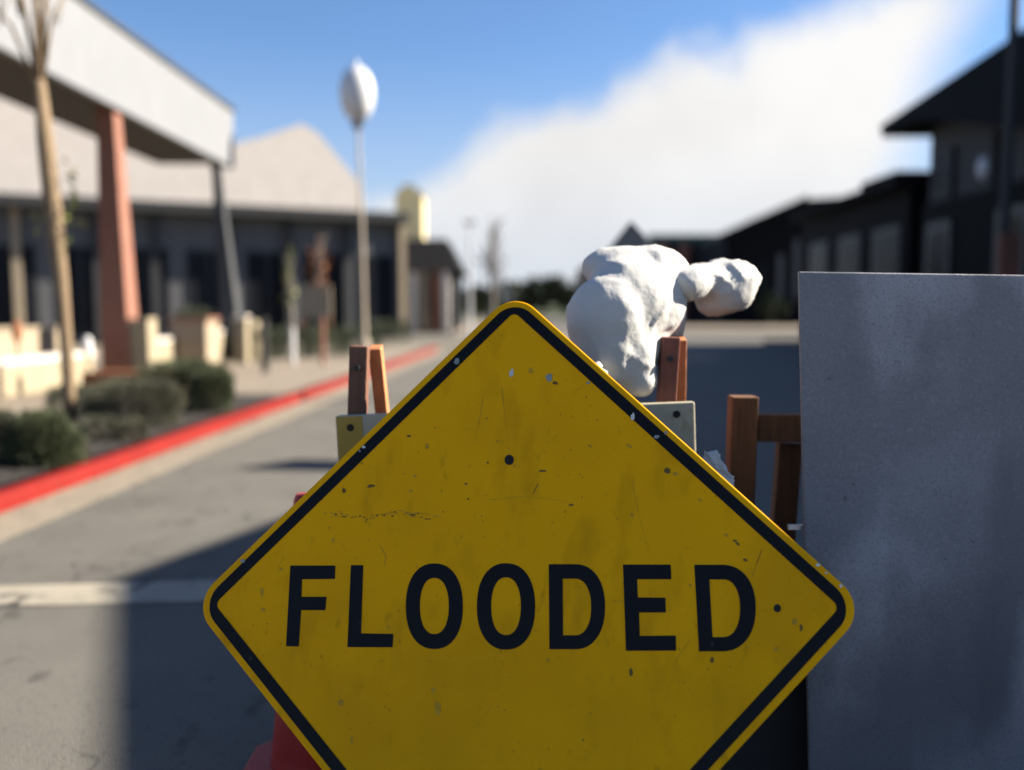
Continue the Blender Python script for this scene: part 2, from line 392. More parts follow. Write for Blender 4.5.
def scratch(pts, w, mi, off=.0005):
    for (x0, y0), (x1, y1) in zip(pts, pts[1:]):
        L_ = math.hypot(x1-x0, y1-y0); w *= .62; nx_, ny_ = -(y1-y0)/L_*w/2, (x1-x0)/L_*w/2
        w0, w1 = random.uniform(.5, 1), random.uniform(.5, 1)
        b.mi = mi; b.add([S3(*sp(*q), off) for q in ((x0+nx_*w0, y0+ny_*w0), (x1+nx_*w1, y1+ny_*w1), (x1-nx_*w1, y1-ny_*w1), (x0-nx_*w0, y0-ny_*w0))], [(0,1,2,3)]); b.mi = 0
CH, CG, SD, SS = 3, 4, 5, 6
blob(511.5, 373, 6, 9, CH); blob(531, 371, 6, 8, SS); blob(549, 378, 8, 9, CG); blob(555, 383, 7, 5, SD)
scratch([(502, 388), (504, 408), (507, 430), (509.5, 455)], 1.6, SS); scratch([(483, 398), (479, 424), (474, 443)], 1.3, SS)
blob(498, 441, 5, 3, SS); blob(542, 471, 10, 2.6, SD, rot=.05); scratch([(538, 484), (533, 494)], 2.2, SD)
blob(409, 436, 6, 3, SD); blob(466, 484, 3, 3, SD); blob(415, 476, 5, 3, SS); blob(427, 446, 5, 7, SS); blob(411, 491, 4, 4, SS)
x = 322
while x < 444:
    yb_ = 515.5 + 2.2*math.sin((x-350)/10.) + random.gauss(0, 1.6); dense = 1 - abs(x-395)/75
    if random.random() < .35 + .6*dense: blob(x, yb_, random.uniform(1.5, 5), random.uniform(1.0, 3.0), SD if random.random() < .6 else SS, rot=random.uniform(-.5, .5))
    x += random.uniform(1.2, 3.5)
scratch([(330, 517), (345, 516), (362, 517), (381, 514), (400, 514)], 1.0, SS); scratch([(404, 512), (428, 514), (442, 518)], 1.0, SS)
blob(344, 491, 4, 7, SD); blob(371, 486, 10, 4, SD, rot=-.2); scratch([(380, 546), (386, 556), (384, 566)], 2.2, SS)
blob(667, 471, 9, 8, SD); blob(676, 474, 7, 5, SS); blob(629, 446, 9, 5, SS, rot=.6); blob(571, 505, 6, 3, SD); blob(632, 515, 5, 5, SS)
for q in ((726, 535), (738, 544), (735, 541), (745, 560)): blob(q[0], q[1], 6, 3, SD if q[0] > 730 else SS, rot=.5)
scratch([(762, 549), (757, 563), (752, 577)], 1.2, SD); scratch([(632, 480), (638, 512), (648, 548), (650, 560)], 1.0, SS)
scratch([(490, 500), (528, 496), (556, 500), (574, 504)], 1.0, SS); blob(801, 627, 4, 9, SD); blob(795, 622, 7, 8, SS); blob(776, 649, 6, 6, SS)
blob(438, 708, 9, 16, SS); blob(433, 690, 5, 8, SS); blob(631, 672, 4, 10, SD); blob(341, 703, 8, 8, SS); blob(352, 740, 4, 12, SS)
scratch([(612, 600), (628, 603), (642, 606)], 1.2, SS); blob(333, 540, 4, 6, SS); blob(262, 592, 4, 14, SS); blob(263, 610, 5, 5, SS)
scratch([(690, 640), (676, 660), (668, 690)], 1.2, SS); blob(712, 660, 4, 8, SD); blob(548, 660, 4, 5, SS)
for q in ((281, 569), (388, 627), (700, 500), (590, 446), (690, 585)): blob(q[0], q[1], 5, 3, SS, rot=.7)
# knocked corners and chipped edge paint
for q, w, h, mi in (((633, 417), 6, 11, CH), ((657, 437), 8, 5, CG), ((666, 433), 6, 5, CG), ((457, 361), 8, 12, CG), ((243, 561), 6, 6, CG), ((364, 447), 5, 4, CH), ((360, 451), 3, 4, CG),
                    ((818, 565), 7, 5, CH), ((841, 586), 6, 5, CH), ((826, 573), 5, 3, CH), ((588, 383), 5, 4, CG)):
    blob(q[0], q[1], w*.8, h*.8, mi, off=.0016)
for _ in range(170):      # fine grit and grazes over the whole face
    a_ = random.uniform(-1, 1)*.93; c_ = random.uniform(-1, 1)*.93
    if abs(a_) + abs(c_) > .93: continue
    p_ = SC + S3(a_*UN, c_*UN) - Vector((0, 0, H)); d_ = Vector((p_.x, p_.y*CP - p_.z*SP_, p_.y*SP_ + p_.z*CP))
    px_, py_ = CX + F*d_.x/d_.y, CY - F*d_.z/d_.y
    if random.random() < .75: blob(px_, py_, random.uniform(1, 3.2), random.uniform(1, 3.2), SS if random.random() < .75 else SD, k=6)
    else:
        an = random.gauss(1.5, .6); ln = random.uniform(5, 18); scratch([(px_, py_), (px_ + ln*math.cos(an)*.5 + random.gauss(0, 1), py_ + ln*math.sin(an)*.5), (px_ + ln*math.cos(an), py_ + ln*math.sin(an))], .8, SS)
plate = b.build('sign_plate', [M['yellow'], M['alu'], M['aluback'], M['chip'], M['chipgrey'], M['scuff'], M['scuffsoft']], sign, fix=False)
# black border stripe
b = MB(); A_ = rdiamond(1.0, .078); B_ = rdiamond(.951, .022)
vs = [S3(a, c, .001) for a, c in A_] + [S3(a, c, .001) for a, c in B_]
n = len(A_); b.add(vs, [(i, (i+1) % n, n+(i+1) % n, n+i) for i in range(n)]); b.build('border_stripe', M['black'], sign, fix=False)
# lettering, each character drawn in the plane of the sign
def pix(org, q): return (org[0] + q[0]/5.12, org[1] + q[1]/5.12)
def letter(b, org, pts):
    b.add([S3(*sp(*pix(org, q)), .001) for q in pts], [tuple(range(len(pts)))])
def ringl(b, org, outer, inner):
    n = len(outer)
    b.add([S3(*sp(*pix(org, q)), .001) for q in outer + inner], [(i, (i+1) % n, n+(i+1) % n, n+i) for i in range(n)])
def sup(cx, cy, a, c, e=2.25, n=48):
    r = []
    for i in range(n):
        t = 2*math.pi*i/n; co, si = math.cos(t), math.sin(t)
        r.append((cx + a*math.copysign(abs(co)**(2/e), co), cy + c*math.copysign(abs(si)**(2/e), si)))
    return r
def dee(x0t, x0b, yt, yb, xr, xm, n=14, e=2.2):
    ym = (yt+yb)/2; hh = (yb-yt)/2; r = [(x0t, yt)]
    for i in range(2*n+1):
        t = -math.pi/2 + math.pi*i/(2*n); co, si = max(0, math.cos(t)), math.sin(t)
        r.append((xm + (xr-xm)*co**(2/e), ym + hh*math.copysign(abs(si)**(2/e), si)))
    return r + [(x0b, yb)]
o6, o7, o8 = (270, 550), (460, 550), (600, 550)
b = MB()
letter(b, o6, [(105,80),(335,80),(333,148),(165,150),(162,240),(290,240),(284,308),(160,308),(148,493),(83,493)])
letter(b, o6, [(415,78),(478,78),(467,427),(632,430),(628,498),(397,497)])
ringl(b, o6, sup(842, 288, 146, 219), sup(842, 287, 74, 144))
ringl(b, o7, sup(236, 289, 149, 221), sup(236, 288, 76, 148))
ringl(b, o7, dee(455, 458, 73, 508, 743, 590), dee(526, 528, 147, 437, 672, 590))
letter(b, o8, [(118,75),(362,75),(365,150),(190,150),(194,243),(335,245),(337,320),(200,320),(204,440),(388,438),(390,515),(133,516)])
ringl(b, o8, dee(483, 507, 76, 519, 797, 625), dee(560, 576, 151, 446, 717, 632))
b.build('lettering', M['black'], sign, fix=False)
def disc(x, y, r):
    b = MB(); b.add([S3(*sp(x + r*math.cos(t*math.pi/8), y + 1.12*r*math.sin(t*math.pi/8)), .0013) for t in range(16)], [tuple(range(16))])
    b.build('bolt_hole', M['hole'], sign, fix=False)
disc(509.3, 460, 4.6); disc(777.3, 608.3, 3.6); disc(300, 536, 0.01) if False else None

# ------------------------------------------------------------ barricade behind the sign
YB = 1.97
bar = thing('barricade', 'A-frame barricade with striped board and red-brown legs behind the FLOODED sign', 'barricade', (0, YB, 0))
def rel(p, o): return Vector(p) - Vector(o.location)
pl0, pl1 = at(335, 416, YB), at(695, 402, YB - .02)
bw = .21; dn = Vector((0, .012, -1)).normalized()
ab = (pl1 - pl0); L_ = ab.length; e1 = ab.normalized(); e3 = e1.cross(Vector((0, 0, 1))).normalized()
dn = (e3.cross(e1)); dn = -dn if dn.z > 0 else dn
b = MB(); p0 = rel(pl0, bar)
b.prism([p0, p0 + e1*L_, p0 + e1*L_ + dn*bw, p0 + dn*bw], -e3*.024 if e3.y < 0 else e3*.024)
b.build('board', M['board'], bar, bevel=.004)
nf = e3 if e3.y < 0 else -e3
b = MB()
for s0 in (-.06, .16, .40, .60):
    q = [(s0, 0), (s0+.10, 0), (s0+.10-.13, bw-.004), (s0-.13, bw-.004)]
    q = [(min(max(s, .003), L_-.003), t+.002) for s, t in q]
    if s0 < 0: q = [(.003, .002), (.062, .002), (.062, .2), (.003, .2)]
    b.add([p0 + e1*s + dn*t + nf*.0012 for s, t in q], [(0,1,2,3)])
b.build('stripes', M['mustard'], bar)
for s, t in ((.034, .028), (L_-.042, .026)):
    b = MB(); c = p0 + e1*s + dn*t + nf*.0022
    b.add([c + e1*(.0085*math.cos(i*math.pi/8)) + dn*(.0085*math.sin(i*math.pi/8)) for i in range(16)], [tuple(range(16))]); b.build('bolt_hole', M['hole'], bar)
# metal edge rail seen along the sign's slope at the left end
for x0, y0, x1, y1, sd, mt in ((359, 346, 351, 420, -1, 'redbrown'), (671, 337, 664, 405, 1, 'redbrown')):
    a = at(x0, y0, YB+.03); c_ = at(x1, y1, YB+.03)
    top = a; foot = Vector((a.x + sd*.02 + (c_.x - a.x)*8, YB - .0, 0)); foot = Vector((a.x - .03, YB + .03, 0))
    top2 = Vector((top.x, YB + .042, top.z)); foot2 = Vector((top.x - .05, YB + .042, 0.0))
    b = MB(); b.bar(rel(foot2, bar), rel(top2, bar), .042, .038, up=(0, 1, 0)); b.build('leg', M['legbrown' if sd < 0 else mt], bar, bevel=.003)
    top3 = Vector((top.x + .029, YB + .085, top.z - .004)); foot3 = Vector((top.x + .085, YB + .36, 0.0))
    b = MB(); b.bar(rel(foot3, bar), rel(top3, bar), .030, .040, up=(0, 1, 0)); b.build('leg', M['orange'], bar, bevel=.003)
    b = MB(); b.tube([rel(top2 + Vector((-.003, -.03, -.05)), bar), rel(top2 + Vector((-.003, -.019, -.05)), bar)], .007, 8); b.build('hinge_bolt', M['blackm'], bar)
# lower rail between the legs
b = MB(); b.box(-.40, .32, .03 - .01, .02 - .025 + .03, .28, .37); b.build('lower_rail', M['board'], bar)

# ------------------------------------------------------------ sandbag (one sack, folded over the right leg)
def sack(name, balls, parent, mt, vox=.008, disp=.012, sc=9, seed=0, smooth=6):
    bm = bmesh.new()
    for (c, r, sx, sy, sz) in balls:
        mtx = Matrix.Translation(c) @ Matrix.Diagonal((sx, sy, sz, 1))
        bmesh.ops.create_icosphere(bm, subdivisions=4, radius=r, matrix=mtx)
    me = bpy.data.meshes.new(name); bm.to_mesh(me); bm.free()
    o = bpy.data.objects.new(name, me); COL.objects.link(o)
    rm = o.modifiers.new('r', 'REMESH'); rm.mode = 'VOXEL'; rm.voxel_size = vox; rm.use_smooth_shade = True
    sm = o.modifiers.new('s', 'SMOOTH'); sm.iterations = smooth; sm.factor = .5
    dg = bpy.context.evaluated_depsgraph_get(); dg.update()
    m2 = bpy.data.meshes.new_from_object(o.evaluated_get(dg)); o.modifiers.clear(); o.data = m2
    m2.materials.clear(); m2.materials.append(mt)
    co = [v.co.copy() for v in m2.vertices]; no = [v.normal.copy() for v in m2.vertices]
    for v, c, nn in zip(m2.vertices, co, no):
        q = c*sc + Vector((seed, seed*.7, 0))
        w = Vector((noise.noise(q*.6), noise.noise(q*.6 + Vector((9, 0, 0))), noise.noise(q*.6 + Vector((0, 9, 0)))))*1.1
        q2 = Vector((q.x*1.2 + q.z*.9, q.y*1.2, q.z*.55 - q.x*.35)) + w
        ridge = (1 - abs(noise.noise(q2))*2)**3; fold = (1 - abs(noise.noise(q2*2.3 + Vector((4, 4, 4))))*2)**3
        v.co = c + nn * (disp*(ridge*1.3 - .5) + disp*.45*fold + disp*.12*noise.noise(q*6) + .0007*(1 - abs(noise.noise(q2*4.6 + w*2))*2)**4)
    for p in m2.polygons: p.use_smooth = True
    if parent: o.parent = parent
    return o
bag = thing('sandbag', 'lumpy white sandbag folded over the right leg of the barricade, its tied end sticking out', 'sandbag', at(628, 390, YB + .06))
def bl(x, y, Y, r, sx=1, sy=1, sz=1): return (rel(at(x, y, Y), bag), r, sx, sy, sz)
Yb = YB + .05
def yy(x, o=0.0): return Yb - .055 + (x - 600)/85*.15 + o
sack('sack_body', [bl(606, 318, yy(606), .092, 1.0, .75, 1.08), bl(604, 345, yy(604), .072, 1.0, .8, 1.05), bl(628, 300, yy(628), .100, 1.0, .75, 1.0), bl(650, 300, yy(650), .090, .95, .7, 1.15),
                   bl(622, 268, yy(634, .05), .074, 1.35, .9, .72), bl(655, 275, yy(655, .02), .080, 1.05, .8, .88), bl(628, 352, yy(628, -.02), .070, .95, .75, 1.15), bl(642, 340, yy(642), .065, .9, .7, 1.2), bl(638, 380, yy(638, -.03), .046, 1.05, .9, .95), bl(612, 362, yy(612, -.01), .055, 1, .8, 1),
                   bl(672, 310, yy(672), .047, .75, .8, 1.5), bl(679, 328, yy(679), .024, .7, .7, 1.7)], bag, M['bag'], disp=.0032, sc=8.5, seed=3, smooth=26)
sack('tied_end', [bl(725, 287, Yb+.13, .072, 1.1, .9, .95), bl(740, 280, Yb+.13, .050, 1.0, 1, 1.0), bl(703, 280, Yb+.10, .046, 1.4, 1.2, .95), bl(684, 284, Yb+.05, .050, 1.2, 1.2, .9), bl(716, 300, Yb+.13, .05, 1, 1, .85)], bag, M['bag'], disp=.0045, sc=11, seed=8, smooth=14)
sack('drawstring_tail', [bl(598, 366, YB-.06, .010, .9, .8, 1.2), bl(604, 374, YB-.06, .009, .8, .8, 1.3), bl(608, 382, YB-.05, .008, .8, .8, 1.2)], bag, M['bag'], vox=.003, disp=.003, sc=40, smooth=2)
# small scrap of white sack further down the sign edge
o = sack('plastic_scrap', [(Vector((0, 0, 0)), .022, .9, .5, 1.1), (Vector((.02, .01, -.02)), .02, .9, .5, 1.1), (Vector((.035, .01, -.045)), .018, .8, .5, 1.2)], None, M['bag'], vox=.004, disp=.006, sc=30, smooth=2)
o.location = at(711, 462, 1.78); tag(o, 'small crumpled scrap of white plastic behind the right slope of the FLOODED sign', 'plastic scrap')

# ------------------------------------------------------------ traffic cone
p = at(303, 494, 2.1); cone = thing('traffic_cone', 'slim red-orange traffic cone, its tip lit, half hidden behind the FLOODED sign', 'cone', (p.x, 2.1, 0))
b = MB(); b.lathe((0, 0, 0), [(.092, .036), (.088, .06), (.022, p.z-.012), (.017, p.z), (.008, p.z+.001)], 32); b.build('cone_body', M['cone'], cone, smooth=False)
b = MB(); b.prism([(.16*math.cos(R(22.5+45*i)), .16*math.sin(R(22.5+45*i)), 0) for i in range(8)], (0, 0, .036)); b.build('base', M['cone'], cone, bevel=.008)

# ------------------------------------------------------------ grey sheet panel and timber barricade on the right
pn = thing('metal_panel', 'large grey scuffed metal sheet leaning back on the brown timber barricade', 'panel', (.606, 1.76, 0))
ztop = H + (HOR - 272)/F*1.85
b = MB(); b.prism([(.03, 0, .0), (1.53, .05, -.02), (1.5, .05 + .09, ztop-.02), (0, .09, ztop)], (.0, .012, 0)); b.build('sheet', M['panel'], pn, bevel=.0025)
b = MB(); q = rel(at(788, 527, 1.83), pn); b.bar(q, q + Vector((.05, 0, 0)), .010, .010); b.build('bracket', M['alu'], pn)
wb = thing('barricade', 'brown timber barricade with a post and top rail standing behind the grey metal sheet', 'barricade', (.6, 2.12, 0))
def wbar(name, a, c, w, d): MB_ = MB(); MB_.bar(rel(a, wb), rel(c, wb), w, d, up=(0, 1, 0)); return MB_.build(name, M['timber'], wb, bevel=.003)
pa = at(743, 396, 2.1); wbar('post', (pa.x - .012, 2.1, 0), (pa.x, 2.1, pa.z), .064, .05)
ra = at(756, 427.5, 2.12); wbar('rail', (ra.x + .001, 2.125, ra.z), (ra.x + 1.0, 2.125, ra.z - .005), .068, .04)
wbar('post', (pa.x + .98, 2.1, 0), (pa.x + .98, 2.1, pa.z), .064, .05)
la = at(789, 442, 2.16); lb = at(783, 525, 2.16); dl = (lb - la).normalized(); t = -la.z/dl.z
wbar('brace', la + dl*t, la, .058, .035)
wbar('brace', Vector((pa.x + .86, 2.30, 0)), Vector((pa.x + .92, 2.165, la.z)), .058, .035)

bk = thing('shade_block', 'black block added as shade in the gap between the FLOODED sign and the grey sheet', 'shade_filler', (.52, 1.93, 0))  # black block added to stand in for the deep shade behind the sign
b = MB(); b.prism([(-.16, -.06, 0), (.165, -.06, 0), (.165, .11, 0), (-.16, .11, 0)], (0, 0, .44)); b.build('block', M['gapshade'], bk, bevel=.02)
b = MB(); b.prism([(-.05, -.02, .441), (.05, -.02, .441), (.05, .07, .441), (-.05, .07, .441)], (0, 0, .03)); b.build('block_top', M['gapshade'], bk, bevel=.008)

# ------------------------------------------------------------ second diamond sign, seen from behind
T2 = at(631, 222, 6.97); s2 = thing('warning_sign', 'grey back of a diamond road sign rising above the white sandbag', 'sign', (T2.x, 6.97, 0))
b = MB(); r2 = .42; cz = T2.z - r2; ang = R(-40); ux = Vector((math.cos(ang), math.sin(ang), 0))
def d2(off): return [ux*(a/UN*r2) + Vector((0, 0, cz + c/UN*r2)) + Vector((-math.sin(ang), math.cos(ang), 0))*off for a, c in rdiamond(1.03, .08)]
b.prism(d2(0), (d2(.004)[0] - d2(0)[0])); b.build('sign_plate', M['aluback'], s2)
b = MB(); nb = Vector((-math.sin(ang), math.cos(ang), 0))*.025; b.bar(Vector((0, 0, 0)) + nb, Vector((0, 0, cz + .3)) + nb, .05, .03); b.build('post', M['frame'], s2)
b = MB(); b.bar((-.4, 0, .02), (.4, 0, .02), .05, .035); b.bar((0, -.4, .05), (0, .4, .05), .05, .02); b.build('base', M['blackm'], s2)

# ------------------------------------------------------------ shrubs
def leaves(b, c, r, n, ll, lw, up=.5, fill=.55, seedv=0, zmin=None):
    c = Vector(c)
    for i in range(n):
        d = Vector((random.gauss(0, 1), random.gauss(0, 1), random.gauss(0, 1))).normalized()
        if d.z < -.75: d.z *= -.6; d.normalize()
        mm = max(1e-3, (abs(d.x)**3.2 + abs(d.y)**3.2 + abs(d.z)**3.2)**(1/3.2)); d = d/mm
        rr = (fill + (1-fill)*random.random()**.6) * (1 + .16*noise.noise(d*2.2 + Vector((seedv, 0, 0))) + .07*noise.noise(d*6 + Vector((0, seedv, 0))))
        p = c + Vector((d.x*r[0], d.y*r[1], d.z*r[2]))*rr
        if zmin is not None and p.z < zmin: continue
        t = (d + Vector((random.gauss(0, .45), random.gauss(0, .45), random.gauss(up, .4)))).normalized()
        sx = t.cross(Vector((random.gauss(0, 1), random.gauss(0, 1), random.gauss(0, 1)))).normalized()
        L = ll*random.uniform(.6, 1.35); w = lw*random.uniform(.6, 1.3)
        b.add([p - sx*w*.3, p + t*L*.5 - sx*w*.5, p + t*L, p + t*L*.5 + sx*w*.5], [(0, 1, 2, 3)])
def shrub(name, loc, lobes, n, label, m='leafgrey', ll=.035, lw=.007, grp='low shrubs in the planting bed', core=True):
    t = thing(name, label, 'shrub', loc, grp)
    b = MB()
    for (c, r) in lobes: leaves(b, c, r, n, ll, lw, seedv=random.uniform(0, 50), zmin=.0)
    b.build('foliage', M[m], t, fix=False)
    s = MB()
    for (c, r) in lobes:
        for k in range(9):
            a = random.uniform(0, 6.28); q = Vector(c) + Vector((math.cos(a)*r[0]*.55, math.sin(a)*r[1]*.55, r[2]*random.uniform(.0, .6)))
            s.tube([(c[0]+random.gauss(0, .03), c[1]+random.gauss(0, .03), -.02), (Vector((c[0], c[1], 0)) + q)/2 + Vector((0, 0, .02)), q], [.009, .006, .003], 5)
    s.build('stems', M['twig'], t)
    return t
p = gp(135, 426, .10); shrub('shrub', p, [((0, 0, .19), (.40, .34, .22))], 17000, 'rounded grey-green clipped shrub beside the red kerb, in front of the darker green shrub', ll=.045)
p = gp(176, 412, .10); shrub('shrub', p, [((-.06, .30, .26), (.42, .34, .26)), ((.40, -.02, .22), (.19, .24, .22)), ((.15, .3, .24), (.3, .3, .24))], 9000, 'wide dark green shrub farthest along the planting bed by the kerb', 'leafgreen', ll=.045, lw=.009)
p = gp(40, 466, .10); shrub('shrub', p, [((.0, 0, .17), (.17, .18, .19)), ((.07, .05, .10), (.17, .2, .15))], 9000, 'loose bright green shrub nearest the camera in the planting bed', 'leafgreen', ll=.035, lw=.008)
p = gp(-6, 466, .10); shrub('shrub', p, [((-.05, .0, .18), (.17, .2, .20))], 10000, 'grey shrub cut off by the left edge of the photo')
p = gp(60, 420, .10); shrub('shrub', p, [((0, .2, .14), (.20, .2, .18))], 4000, 'small dark shrub half hidden behind the slender tree trunk', 'leafdark')
p = gp(85, 440, .12); shrub('shrub', p, [((.1, .05, .06), (.18, .14, .10)), ((.32, .1, .05), (.12, .12, .08))], 1500, 'straggly low seedling clump on the bare mulch beside the trunk', 'leafgrey', ll=.04, lw=.009)
# hedge across the pavement
hx = [(258, 360), (292, 358), (326, 356), (356, 354)]
lab = ['dark hedge shrub beside the black bollard, first of the row', 'dark hedge shrub behind the short white post', 'dark hedge shrub behind the short pink-brown post', 'dark hedge shrub nearest the red kerb under the lamp pole']
for (x, y), l in zip(hx, lab):
    p = gp(x, y, .1); shrub('hedge_shrub', p, [((0, 0, .3), (.58, .45, .36))], 3500, l, 'leafdark', ll=.07, lw=.02, grp='hedge along the pavement')
p = gp(388, 340, .1); shrub('hedge_shrub', p, [((0, 0, .3), (.9, .6, .42))], 3500, 'far low hedge shrub beside the end of the red kerb', 'leafdark', ll=.08, lw=.03, grp='hedge along the pavement')

# ------------------------------------------------------------ trees
def crown(b, c, r, n, s, clumps=14):
    cs = []
    for i in range(clumps):
        d = Vector((random.gauss(0, 1), random.gauss(0, 1), random.gauss(0, 1))).normalized()*random.uniform(.35, .95)
        cs.append((Vector(c) + Vector((d.x*r[0], d.y*r[1], d.z*r[2])), random.uniform(.22, .42)))
    for i in range(n):
        k, q = random.choice(cs); d = Vector((random.gauss(0, 1), random.gauss(0, 1), random.gauss(0, 1))).normalized()*random.random()**.5*q
        p = k + Vector((d.x*r[0], d.y*r[1], d.z*r[2]))
        t = Vector((random.gauss(0, 1), random.gauss(0, 1), random.gauss(0, .7))).normalized(); x = t.cross(Vector((random.random(), random.random(), 1))).normalized()
        L = s*random.uniform(.6, 1.3); b.add([p, p + t*L*.5 - x*L*.28, p + t*L, p + t*L*.5 + x*L*.28], [(0, 1, 2, 3)])
    return cs
# slender street tree, left
base = gp(71, 424, .12); Yt = base.y
tr = thing('street_tree', 'slender tan street tree leaning slightly left in the planting bed', 'tree', base)
pts = [rel(at(x, y, Yt - .02*i), tr) for i, (x, y) in enumerate(((71, 426), (69, 390), (66, 340), (61, 280), (53, 210), (45, 140), (40, 80)))]
b = MB(); b.tube(pts, [.062, .055, .055, .062, .074, .072, .045], 12, jit=.05)
top = pts[-1]
for dx, dy, dz, r in ((-.35, .1, 1.1, .018), (.12, .2, 1.5, .022), (.05, -.2, 1.3, .016), (-.6, -.1, .9, .014), (-.15, .3, 1.7, .02), (.3, .1, 1.0, .013), (-.25, -.2, 1.4, .016)):
    q = top + Vector((dx, dy, dz)); b.tube([top - Vector((0, 0, .12)), top + Vector((dx*.35, dy*.35, dz*.5)), q], [r*1.5, r, r*.4], 8)
    for k_ in range(3):
        e_ = q*.55 + top*.45 + Vector((random.gauss(0, .2), random.gauss(0, .2), random.uniform(.2, .6))); b.tube([top*.5 + q*.5, e_], [r*.5, r*.2], 5)
b.build('trunk', M['bark'], tr, smooth=True)
b = MB(); crown(b, top + Vector((-.3, 0, 2.1)), (1.2, 1.2, .9), 1600, .09, 12); 
for (x, y) in ((73, 185), (76, 200), (70, 170), (40, 225), (78, 215), (68, 232)):
    q = rel(at(x, y, Yt - .1), tr)
    for i in range(5):
        t = Vector((random.gauss(0, 1), random.gauss(0, 1), random.gauss(-.5, .6))).normalized(); sx = t.cross(Vector((0, 1, .3))).normalized(); qq = q + Vector((random.gauss(0, .03), random.gauss(0, .03), random.gauss(0, .07)))
        b.add([qq, qq + t*.04 - sx*.02, qq + t*.08, qq + t*.04 + sx*.02], [(0,1,2,3)])
b.build('crown', M['leafpale'], tr, fix=False)

def tree(name, label, x, y0, ytop, Y, w, m, grp, n=1800, s=.35, bare=False):
    z1 = at(x, ytop, Y).z; X = at(x, y0, Y).x
    t = thing(name, label, 'tree', (X, Y, 0), grp)
    b = MB(); hh = z1
    b.tube([(0, 0, 0), (.05, 0, hh*.3), (-.05, 0, hh*.6), (0, 0, hh*.92)], [hh*.028, hh*.022, hh*.015, hh*.004], 8)
    for i in range(12):
        a = random.uniform(0, 6.28); z0 = hh*random.uniform(.3, .75); q = Vector((math.cos(a)*w*.42, math.sin(a)*w*.42, z0 + hh*random.uniform(.1, .22)))
        b.tube([(0, 0, z0), q*.5 + Vector((0, 0, z0*.5 + .05*hh)), q], [hh*.010, hh*.006, hh*.002], 5)
    b.build('trunk', M['bark2'], t)
    b = MB(); crown(b, (0, 0, hh*.62), (w*.5, w*.5, hh*.36), n, s, 16); b.build('crown', M[m], t, fix=False)
    return t
g = 'trees on the skyline beyond the crossing'
tree('distant_tree', 'thin bare grey tree standing tallest just left of the FLOODED sign tip', 492, 310, 206, 60, 2.0, 'bark2', g, 260, .3)
for x, yt, Y, w, l in ((522, 284, 130, 9, 'low dark distant tree just right of the FLOODED sign tip'), (545, 279, 135, 11, 'broad dark distant tree second right of the FLOODED sign tip'), (566, 272, 125, 9, 'dark distant tree left of the pinkish far house'), (476, 286, 120, 7, 'small distant tree left of the FLOODED sign tip'), (452, 292, 110, 7, 'distant tree peeping past the dark-roofed shop')):
    tree('distant_tree', l, x, 310, yt, Y, w, 'leafdark', g, 1600, 1.0)
tree('distant_tree', 'dark shrubby tree beyond the lit far pavement, right of the white tied sack end', 772, 322, 296, 62.5, 3.2, 'leafdark', g, 1500, .4)

# ------------------------------------------------------------ left canopy building
cb = thing('canopy', 'long white-fronted canopy carried on tapered columns at the top left', 'canopy', (-6.2, 3, 0))
X0 = -6.2
b = MB(); b.box(0, .12, -1.2, 16.4, 4.28, 5.5); b.box(-.4, -.001, 16.3, 16.4, 4.3, 5.46); b.build('fascia', M['white'], cb, bevel=.02)
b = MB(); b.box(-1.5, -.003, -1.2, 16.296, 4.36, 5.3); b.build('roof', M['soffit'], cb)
b = MB(); b.box(.03, .16, -1.25, 16.45, 5.503, 5.58); b.build('roof_edge', M['midgrey'], cb)
# columns: thin at the top, flared at the foot, each on a pale plinth
for (x0, y0, x1, y1, Y, m, l) in ((109, 121, 122, 352, 13.9, 'redcol', 'terracotta'), (216, 172, 235, 345, 19.0, 'darkcol', 'dark')):
    a = at(x0, y0, Y); c = at(x1, y1, Y); b = MB()
    tp = Vector((a.x, Y, 4.36)); ft = Vector((c.x, Y, .1)); wt, wbm = (.26, .46) if m == 'redcol' else (.14, .42)
    b.bar(rel(ft, cb), rel(tp, cb), wbm, wbm, up=(0, 1, 0), w2=wt, d2=wt); o = b.build('column', M[m], cb); o['label'] = l + ' tapered column'
    b = MB(); xx = c.x + .34; b.box(xx-.16-X0, xx+.16-X0, Y-3-.18, Y-3+.18, .1, 1.05 if m == 'redcol' else .95); b.build('plinth', M['wallcream'], cb)
# terrace walls in front of the shops
def wallthing(name, label, x0, x1, y0, y1, z1, m, cat='wall', cap=None):
    t = thing(name, label, cat, (x0, y0, .1)); b = MB(); b.box(0, x1-x0, 0, y1-y0, 0, z1-.1); b.build('wall', M[m], t, bevel=.015)
    b = MB(); b.box(-.02, x1-x0+.02, -.02, y1-y0+.02, z1-.098, z1-.04); b.build('coping', M[cap or m], t, bevel=.01); return t
wallthing('seat_wall', 'long low cream seat wall running along the pavement at the left edge', -6.5, -6.2, 7.0, 12.9, .50, 'wallcream', cap='cream')
wallthing('terrace_wall', 'tan terrace wall standing behind the low cream seat wall', -7.6, -7.3, 7.0, 14.2, .86, 'tan', cap='tan')
wallthing('seat_wall', 'short cream wall between the terracotta column and the planter box', -6.5, -6.2, 14.5, 15.9, .62, 'wallcream', cap='cream')
wallthing('seat_wall', 'short cream wall between the planter box and the dark column', -6.5, -6.2, 17.0, 18.7, .70, 'wallcream', cap='cream')
a = at(236, 362, 18.0); c = at(248, 362, 18.0); wallthing('gate_pier', 'narrow cream pier at the right end of the cream walls, beside the hedge', a.x, c.x, 17.9, 18.2, 1.0, 'wallcream', 'pier', cap='cream')
a = at(170, 360, 16.0); c = at(206, 318, 16.0)
t = thing('planter_box', 'square brown planter box between two short cream walls', 'planter', (a.x, 16, .1)); w_ = c.x - a.x; hh = c.z - .1
